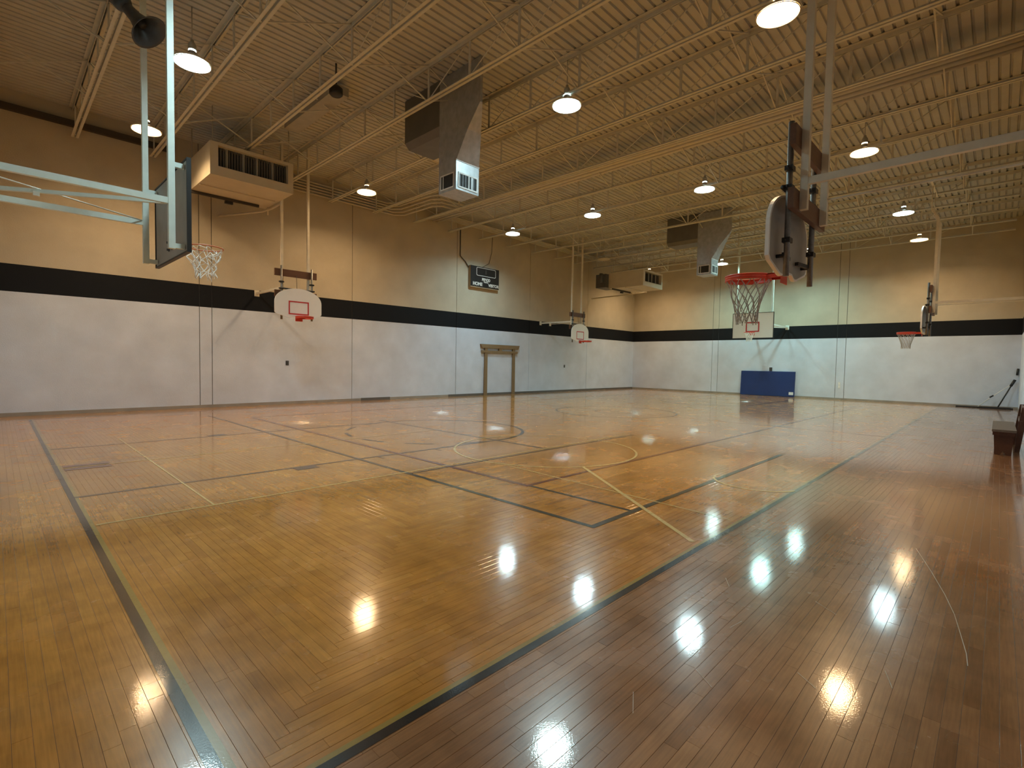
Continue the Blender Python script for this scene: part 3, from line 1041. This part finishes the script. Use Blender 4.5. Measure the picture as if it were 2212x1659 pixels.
# ------------------------------------------------------------------ wall heaters
def heater(label, x0, y0=13.4, z0=5.72):
    t = thing('wall_heater', label, 'heater', (x0, y0, z0), 0, 'cream unit heaters hung by the left wall')
    LX, LY, LZ_ = 1.92, 1.95, 0.77
    ox0, ox1, oz0, oz1 = 0.17, LX - 0.13, 0.22, LZ_ - 0.07

    def body(b):
        b.box((0, 0.30, 0), (LX, LY, LZ_))
        b.box((0, 0, 0), (LX, 0.30, oz0))
        b.box((0, 0, oz1), (LX, 0.30, LZ_))
        b.box((0, 0, oz0), (ox0, 0.30, oz1))
        b.box((ox1, 0, oz0), (LX, 0.30, oz1))
    part('casing', t, M['cream'], body)
    part('grille_back', t, M['void'], lambda b: b.box((ox0, 0.285, oz0), (ox1, 0.299, oz1)))
    n = 26
    for i in range(n):
        x = ox0 + (ox1 - ox0) * (i + 0.5) / n
        w = 0.011 if i not in (3, 9, 14, 20) else 0.05
        part('louver', t, M['lampgrey'] if w > .02 else M['darkgrey'], lambda b: b.bar((x, 0.14, oz0), (x, 0.14, oz1), w, 0.05 if w < .02 else 0.03, up=(1, 0.5, 0)))
    part('support_channel', t, M['ledger'], lambda b: (b.box((-0.05, LY - 0.30, -0.07), (LX * 0.86, LY - 0.24, -0.002))))
    part('support_channel', t, M['cream'], lambda b: (b.box((0.03, 0.95, -0.03), (LX - .1, 1.0, -0.001))))
    part('junction_box', t, M['blacksteel'], lambda b: b.box((LX * 0.42, LY - 0.26, -0.14), (LX * 0.52, LY - 0.18, -0.072)))
    for (hx, hy) in ((0.08, 0.1), (LX - 0.08, 0.1), (0.08, LY - .1), (LX - 0.08, LY - .1)):
        part('hanger_rod', t, M['lampgrey'], lambda b: b.tube([(hx, hy, LZ_), (hx, hy, DECK_Z - z0)], 0.010, 6))
    part('gas_pipe', t, M['cream'], lambda b: b.tube([(LX + 0.03, 0.9, -0.05), (LX + 0.03, 1.55, -0.06), (LX - 0.1, 1.9, -0.1), (LX - 1.0, YL - y0 - 0.05, -0.28)], 0.03, 10))
    part('gas_pipe', t, M['cream'], lambda b: b.tube([(LX - 0.02, 1.7, 0.02), (LX - 0.02, 1.7, -0.22)], 0.022, 10))
    return t


heater('near cream unit heater with dark louvered front hanging high on the left', 3.58)
hB = heater('far cream unit heater hanging high in the far left corner', 21.75, 12.45, 5.27)
part('motor_housing', hB, M['darkgrey'], lambda b: (b.box((-0.25, 1.95, 0.05), (0.7, 2.55, 0.72)), b.tube([(-0.3, 2.2, .3), (-0.3, 2.2, .75)], .1, 10), b.tube([(0.2, 2.55, .35), (0.2, 2.68, .35)], .16, 12)))


# ------------------------------------------------------------------ galvanized supply ducts
def duct(label, x0, y0):
    t = thing('supply_duct', label, 'duct', (x0, y0, 4.95), 0, 'galvanized drop ducts under the roof')
    # drop: outline in Y-Z swept along X
    XW = 0.62
    v = []
    sec = [(0.57, 0.0, XW), (0.0, 0.0, XW), (0.0, 0.58, XW), (-0.34, 1.09, 0.36), (-0.70, 1.50, 0.06), (-0.70, 2.36, 0.06), (0.57, 2.36, XW)]
    n = len(sec)
    v = [(0, y, z) for y, z, w in sec] + [(w, y, z) for y, z, w in sec]

    def shell(b):
        b.add(v, [tuple(range(n))[::-1], tuple(range(n, 2 * n))] + [(i, (i + 1) % n, (i + 1) % n + n, i + n) for i in range(n)])
    part('drop', t, M['galv'], shell)
    part('seam_strip', t, M['galvw'], lambda b: b.box((-.004, -0.008, 0.575), (XW + .004, 0.0, 0.60)))

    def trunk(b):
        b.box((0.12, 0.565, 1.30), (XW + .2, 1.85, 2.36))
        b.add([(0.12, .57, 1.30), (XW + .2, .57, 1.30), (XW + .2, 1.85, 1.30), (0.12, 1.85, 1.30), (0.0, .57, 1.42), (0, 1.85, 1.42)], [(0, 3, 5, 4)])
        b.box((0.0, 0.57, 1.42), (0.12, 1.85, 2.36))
    part('trunk', t, M['galv_shaded'], trunk)
    g1 = part('grille', t, M['galvw'], lambda b: (rect_frame(b, 0.05, XW - .04, 0.05, 0.36, 0.03, -0.012, -0.001), b.box((XW * .52, -0.012, 0.08), (XW * .52 + .03, -0.001, 0.33))))
    part('grille_core', g1, M['void'], lambda b: b.box((0.08, -0.005, 0.08), (XW - .07, -0.0015, 0.33)))
    for q in range(6):
        xx = 0.10 + q * 0.075
        part('vane', g1, M['galv'], lambda b: b.box((xx, -0.008, 0.08), (xx + 0.006 + 0.05 * (q == 4), -0.004, 0.33)))

    def side_grille(b):
        for (a, b_, c, d) in ((0.06, 0.50, 0.05, 0.075), (0.06, 0.50, 0.335, 0.36), (0.06, 0.085, 0.075, 0.335), (0.475, 0.50, 0.075, 0.335), (0.40, 0.42, 0.075, 0.335)):
            b.box((-0.012, a, c), (-0.001, b_, d))
    g2 = part('grille', t, M['galvw'], side_grille)
    part('grille_core', g2, M['void'], lambda b: b.box((-0.005, 0.085, 0.075), (-0.0015, 0.475, 0.335)))
    return t


duct('near galvanized drop duct with sloped throat and white grilles', 6.60, 8.09)
duct('far galvanized drop duct with sloped throat and white grilles', 19.05, 8.03)

# ------------------------------------------------------------------ conduits and pipes under the roof
names = ['uppermost', 'second', 'middle', 'fourth', 'lowest']
for i in range(5):
    o = 0.075 * i
    c = part('conduit', None, M['steel'], lambda b: b.tube([(5.6, YL - .06, 7.1 - .09 * i), (9.95 + o, YL - .06, 7.1 - .09 * i), (10.2 + o, YL - .35, 7.1 - .09 * i), (10.25 + o, 13.95 + .06 * i, 7.1 - .09 * i), (10.45 + o, 13.65 + .06 * i, 7.1 - .09 * i), (11.55, 13.6 + .06 * i, 7.1 - .09 * i)], 0.030, 8))
    tag(c, f'beige conduit by the left wall ceiling, {names[i]} of the bent bundle past the heater', 'conduit', 'bent conduit bundle by the left wall')
names = ['nearest', 'second', 'middle', 'fourth', 'farthest']
for i in range(5):
    c = part('conduit', None, M['steel'], lambda b: b.tube([(11.78 + 0.10 * i, YL - .1, 6.90 + .03 * (i % 2)), (11.78 + 0.10 * i, YR + .05, 6.90 + .03 * (i % 2))], 0.044, 8))
    tag(c, f'beige pipe crossing the roof between mid joists, {names[i]} pipe of the straight bundle', 'conduit', 'straight pipe bundle across the roof')
for i in range(4):
    c = part('conduit', None, M['steel'], lambda b: b.tube([(12.3, 15.95 - 0.16 * i, 7.05), (23.2, 15.95 - 0.16 * i, 7.05)], 0.03, 8))
    tag(c, 'beige conduit atop the left wall, ' + ['closest to the wall', 'second from the wall', 'third from the wall', 'outermost'][i] + ' in the far run', 'conduit', 'far conduit run by the left wall')
sd = part('ceiling_panel_duct', None, M['boardback'], lambda b: b.box((5.0, 10.2, 7.02), (5.36, 12.7, 7.2)))
tag(sd, 'flat beige box duct up between joists above the near heater', 'duct')


# ------------------------------------------------------------------ horn loudspeaker and small black fixture
def horn(label, loc, s, rot):
    t = thing('horn_speaker', label, 'loudspeaker', loc)
    t.rotation_euler = rot
    t.scale = (s, s, s)
    part('bell', t, M['horn'], lambda b: (b.lathe([(0.05, 0.30), (0.06, 0.18), (0.09, 0.08), (0.15, 0.01), (0.17, 0.0), (0.165, 0.01), (0.085, 0.085), (0.05, 0.18), (0.04, 0.29)], 28)))
    part('driver', t, M['horn'], lambda b: b.lathe([(0.001, 0.62), (0.065, 0.61), (0.08, 0.58), (0.08, 0.34), (0.055, 0.29), (0.001, 0.29)], 24))
    part('driver_stub', t, M['blacksteel'], lambda b: b.lathe([(0.001, 0.08), (0.03, 0.08), (0.035, 0.20), (0.04, 0.29)], 16))
    part('mounting_bracket', t, M['darkgrey'], lambda b: (b.box((-0.10, -0.02, 0.44), (0.10, 0.02, 0.46)), b.bar((0.0, 0.0, 0.60), (-0.02, 0.0, 0.85), 0.04, 0.012)))
    return t


hq = Vector((-0.48, 0.40, 0.68)).to_track_quat('Z', 'Y').to_euler()
horn('dark grey horn loudspeaker at the top left above the near basket post', (1.53, 8.40, 5.78), 1.4, hq)
fx = thing('ceiling_speaker', 'small black round speaker tucked behind a joist above the near heater', 'loudspeaker', (4.85, 9.75, 6.70))
part('body', fx, M['blacksteel'], lambda b: b.lathe([(0.001, 0.0), (0.10, 0.0), (0.13, 0.03), (0.13, 0.14), (0.06, 0.2), (0.001, 0.2)], 24))
part('stem', fx, M['darkgrey'], lambda b: b.tube([(0, 0, 0.19), (0, 0, DECK_Z - 6.70)], 0.02, 8))

# ------------------------------------------------------------------ scoreboard
sb = thing('scoreboard', 'black scoreboard with white HOME and VISITOR lettering on the left wall', 'scoreboard', (14.71, YL, 5.055))
SW, SH, SD = 0.82, 0.425, 0.16
part('case', sb, [M['scoretan']], lambda b: b.box((-SW + .01, -SD + .012, -SH - .04), (SW - .01, -0.001, SH)))
face = part('face', sb, M['scoreblk'], lambda b: b.box((-SW, -SD, -SH + .0), (SW, -SD + .012, SH)))


def rounded(x0, x1, z0, z1, r, k=6):
    p = []
    for cx, cz, a in ((x1 - r, z1 - r, 0), (x0 + r, z1 - r, 90), (x0 + r, z0 + r, 180), (x1 - r, z0 + r, 270)):
        for i in range(k + 1):
            q = math.radians(a + 90 * i / k)
            p.append((cx + r * math.cos(q), cz + r * math.sin(q)))
    return p


def win(b):
    a = rounded(-0.50, 0.62, 0.04, 0.39, 0.06)
    c = rounded(-0.48, 0.60, 0.06, 0.37, 0.045)
    n = len(a)
    v = [(x, -SD - .003, z) for x, z in a] + [(x, -SD - .003, z) for x, z in c]
    b.add(v, [(i, (i + 1) % n, (i + 1) % n + n, i + n) for i in range(n)])


part('window_outline', sb, M['scorewht'], win)


def text(body, size, x, z, parent, mt, name='lettering', bold=0.0, sx=1.0):
    c = bpy.data.curves.new(name, 'FONT')
    c.body = body
    c.size = size
    c.align_x = 'CENTER'
    c.align_y = 'CENTER'
    c.extrude = 0.001
    c.offset = bold
    c.materials.append(M[mt])
    tmp = bpy.data.objects.new(name, c)
    COL.objects.link(tmp)
    bpy.context.view_layer.update()
    me_ = bpy.data.meshes.new_from_object(tmp.evaluated_get(bpy.context.evaluated_depsgraph_get()))
    bpy.data.objects.remove(tmp)
    bpy.data.curves.remove(c)
    me_.name = name
    o = link(name, me_, parent, (x, -SD - .003, z))
    o.rotation_euler = (PI / 2, 0, 0)
    o.scale = (sx, 1, 1)
    return o


text('PERIOD', 0.165, 0.05, -0.105, sb, 'scorewht', bold=0.006, sx=0.85)
text('BONUS', 0.075, 0.05, -0.205, sb, 'scorewht', bold=0.003)
text('HOME', 0.19, -0.43, -0.315, sb, 'scorewht', bold=0.007)
text('VISITOR', 0.17, 0.50, -0.315, sb, 'scorewht', bold=0.006)
text('8', 0.26, 0.04, 0.215, sb, 'scoredim', 'digit', sx=0.6)
sc_c = part('scoreboard_conduit', None, M['cable'], lambda b: (b.tube([(13.42, YL - .03, 6.95), (13.42, YL - .03, 5.80), (13.52, YL - .03, 5.72), (13.70, YL - .03, 5.60), (13.865, YL - .05, 5.38)], 0.018, 8)))
tag(sc_c, 'dark conduit and cable dropping beside the left edge of the scoreboard', 'cable')
sc_d = part('scoreboard_cable', None, M['cable'], lambda b: (b.tube([(15.25, YL - .02, 6.9), (15.2, YL - .02, 6.2), (15.05, YL - .02, 5.72), (14.75, YL - .05, 5.56), (14.6, YL - .1, 5.495)], 0.009, 6)))
tag(sc_d, 'thin loose cable hanging from the roof to the top of the scoreboard', 'cable')

# ------------------------------------------------------------------ wooden torii frame against the left wall
tg = thing('torii_frame', 'brown wooden torii-shaped gate frame standing against the left wall', 'gate', (15.79, YL - 0.08, 0))
for s in (-1, 1):
    part('post', tg, M['gate'], lambda b: b.prism([(s * 0.875 - 0.085, 0), (s * 0.875 + 0.085, 0), (s * 0.865 + 0.075, 2.06), (s * 0.865 - 0.075, 2.06)], 0.0, 0.06, 'y'))
part('lintel', tg, M['gateh'], lambda b: b.prism([(-1.20, 2.22), (1.22, 2.22), (1.15, 2.055), (-1.12, 2.055)], -0.02, 0.07, 'y'))
part('tie_beam', tg, M['gateh'], lambda b: b.prism([(-1.13, 1.955), (1.10, 1.955), (1.10, 1.85), (-1.13, 1.85)], -0.012, 0.065, 'y'))
part('centre_strut', tg, M['gate'], lambda b: b.box((-0.09, 0.0, 1.95), (0.09, 0.06, 2.06)))

# ------------------------------------------------------------------ blue mat, outlets
mt_ = thing('wall_mat', 'navy blue gym mat standing against the far wall under the basket', 'mat', (XF - 0.10, 8.40, 0))
part('pad', mt_, M['blue'], lambda b: b.prism([(-.04, 0.0), (.02, 0.0), (.095, 1.245), (.04, 1.25)], -1.27, 1.27, 'y') if False else b.add(
    [(x, y, z) for y in (-1.27, 1.27) for x, z in ((-.045, .01), (.02, .01), (.09, 1.235), (.028, 1.24))],
    [(0, 1, 2, 3), (7, 6, 5, 4), (0, 3, 7, 4), (1, 5, 6, 2), (3, 2, 6, 7), (0, 4, 5, 1)]))
part('tag', mt_, M['paper'], lambda b: b.add([(-.046 + .06 * z, y, z) for y, z in ((-1.23, .10), (-1.03, .10), (-1.03, .24), (-1.23, .24))] + [(-.052 + .06 * z, y, z) for y, z in ((-1.23, .10), (-1.03, .10), (-1.03, .24), (-1.23, .24))], [(0, 1, 2, 3), (7, 6, 5, 4), (0, 4, 5, 1), (1, 5, 6, 2), (2, 6, 7, 3), (3, 7, 4, 0)]))


def outlet(label, loc, axis, mt, w=0.09, h=0.14, grp=None):
    t = thing('wall_outlet', label, 'outlet', loc, 0 if axis == 'y' else -PI / 2, grp)
    part('plate', t, M[mt], lambda b: b.box((-w / 2, -0.012, -h / 2), (w / 2, -0.0005, h / 2)))
    for s in (-1, 1):
        part('socket', t, M['darkgrey' if mt == 'blacksteel' else 'boardwhite'], lambda b: b.box((-w * .25, -0.016, s * h * .22 - h * .13), (w * .25, -0.012, s * h * .22 + h * .13)))


outlet('black outlet plate on the left wall below the near fan backboard', (6.43, YL, 1.30), 'y', 'blacksteel', grp='wall outlets')
outlet('small black outlet plate on the left wall near the far small backboard', (20.5, YL, 1.305), 'y', 'blacksteel', grp='wall outlets')
outlet('black socket box on the far wall just above the blue mat', (XF, 8.27, 1.345), 'x', 'blacksteel', 0.13, 0.18, grp='wall outlets')
outlet('pale outlet plate on the far wall right of the blue mat', (XF, 5.30, 0.67), 'x', 'paper', 0.09, 0.30, grp='wall outlets')

# ------------------------------------------------------------------ bench on the right
bn = thing('bench', 'dark wooden bench with notched end panels by the right wall', 'bench', (12.0, -0.10, 0))
part('seat', bn, M['benchtop'], lambda b: b.box((-0.14, -0.150, 0.405), (1.95, 0.150, 0.445)))
part('apron', bn, M['bench'], lambda b: b.box((-0.10, -0.14, 0.345), (1.94, 0.14, 0.404)))


def end_panel(b, x):
    b.prism([(-0.125, 0.345), (0.125, 0.345), (0.105, 0.0), (0.035, 0.0), (0.0, 0.07), (-0.035, 0.0), (-0.105, 0.0)], x, x + 0.035, 'x')


part('end_panel', bn, M['bench'], lambda b: end_panel(b, 0.0))
part('end_panel', bn, M['bench'], lambda b: end_panel(b, 1.87))
for x in (0.6, 1.88):
    part('back_post', bn, M['bench'], lambda b: b.prism([(-0.145, 0.0), (-0.215, 0.0), (-0.30, 0.80), (-0.215, 0.80), (-0.17, 0.40)], x, x + 0.05, 'x'))
part('back_rail', bn, M['bench'], lambda b: b.bar((0.5, -0.245, 0.72), (1.95, -0.245, 0.72), 0.03, 0.14))
part('back_rail', bn, M['bench'], lambda b: b.bar((0.5, -0.215, 0.53), (1.95, -0.215, 0.53), 0.03, 0.07))

# ------------------------------------------------------------------ folded net stand in the far right corner
ns = thing('net_stand', 'collapsed portable net stand with black base lying along the far wall at the right corner', 'net stand', (26.85, 0.25, 0))
part('base_bar', ns, M['blacksteel'], lambda b: (b.box((-.10, -.68, .0), (.06, .95, .05)), b.box((-.22, -.62, .0), (-.12, .25, .07))))
part('pole', ns, M['blacksteel'], lambda b: b.tube([(-0.08, -0.26, .05), (0.22, -0.66, 1.05)], 0.022, 8))
part('pole_joint', ns, M['blacksteel'], lambda b: (b.tube([(0.17, -0.585, .88), (0.24, -0.69, 1.12)], 0.045, 8), b.tube([(0.30, -.74, 1.30), (0.34, -.76, 1.55)], 0.035, 8)))
part('strap', ns, M['net'], lambda b: (b.tube([(-0.02, 0.30, .05), (0.08, -0.08, .45), (0.2, -0.60, .95)], 0.011, 6)))
part('strap_clip', ns, M['blacksteel'], lambda b: b.tube([(0.06, -0.02, .42), (0.09, -0.12, .50)], 0.028, 8))
bpy.context.view_layer.update()
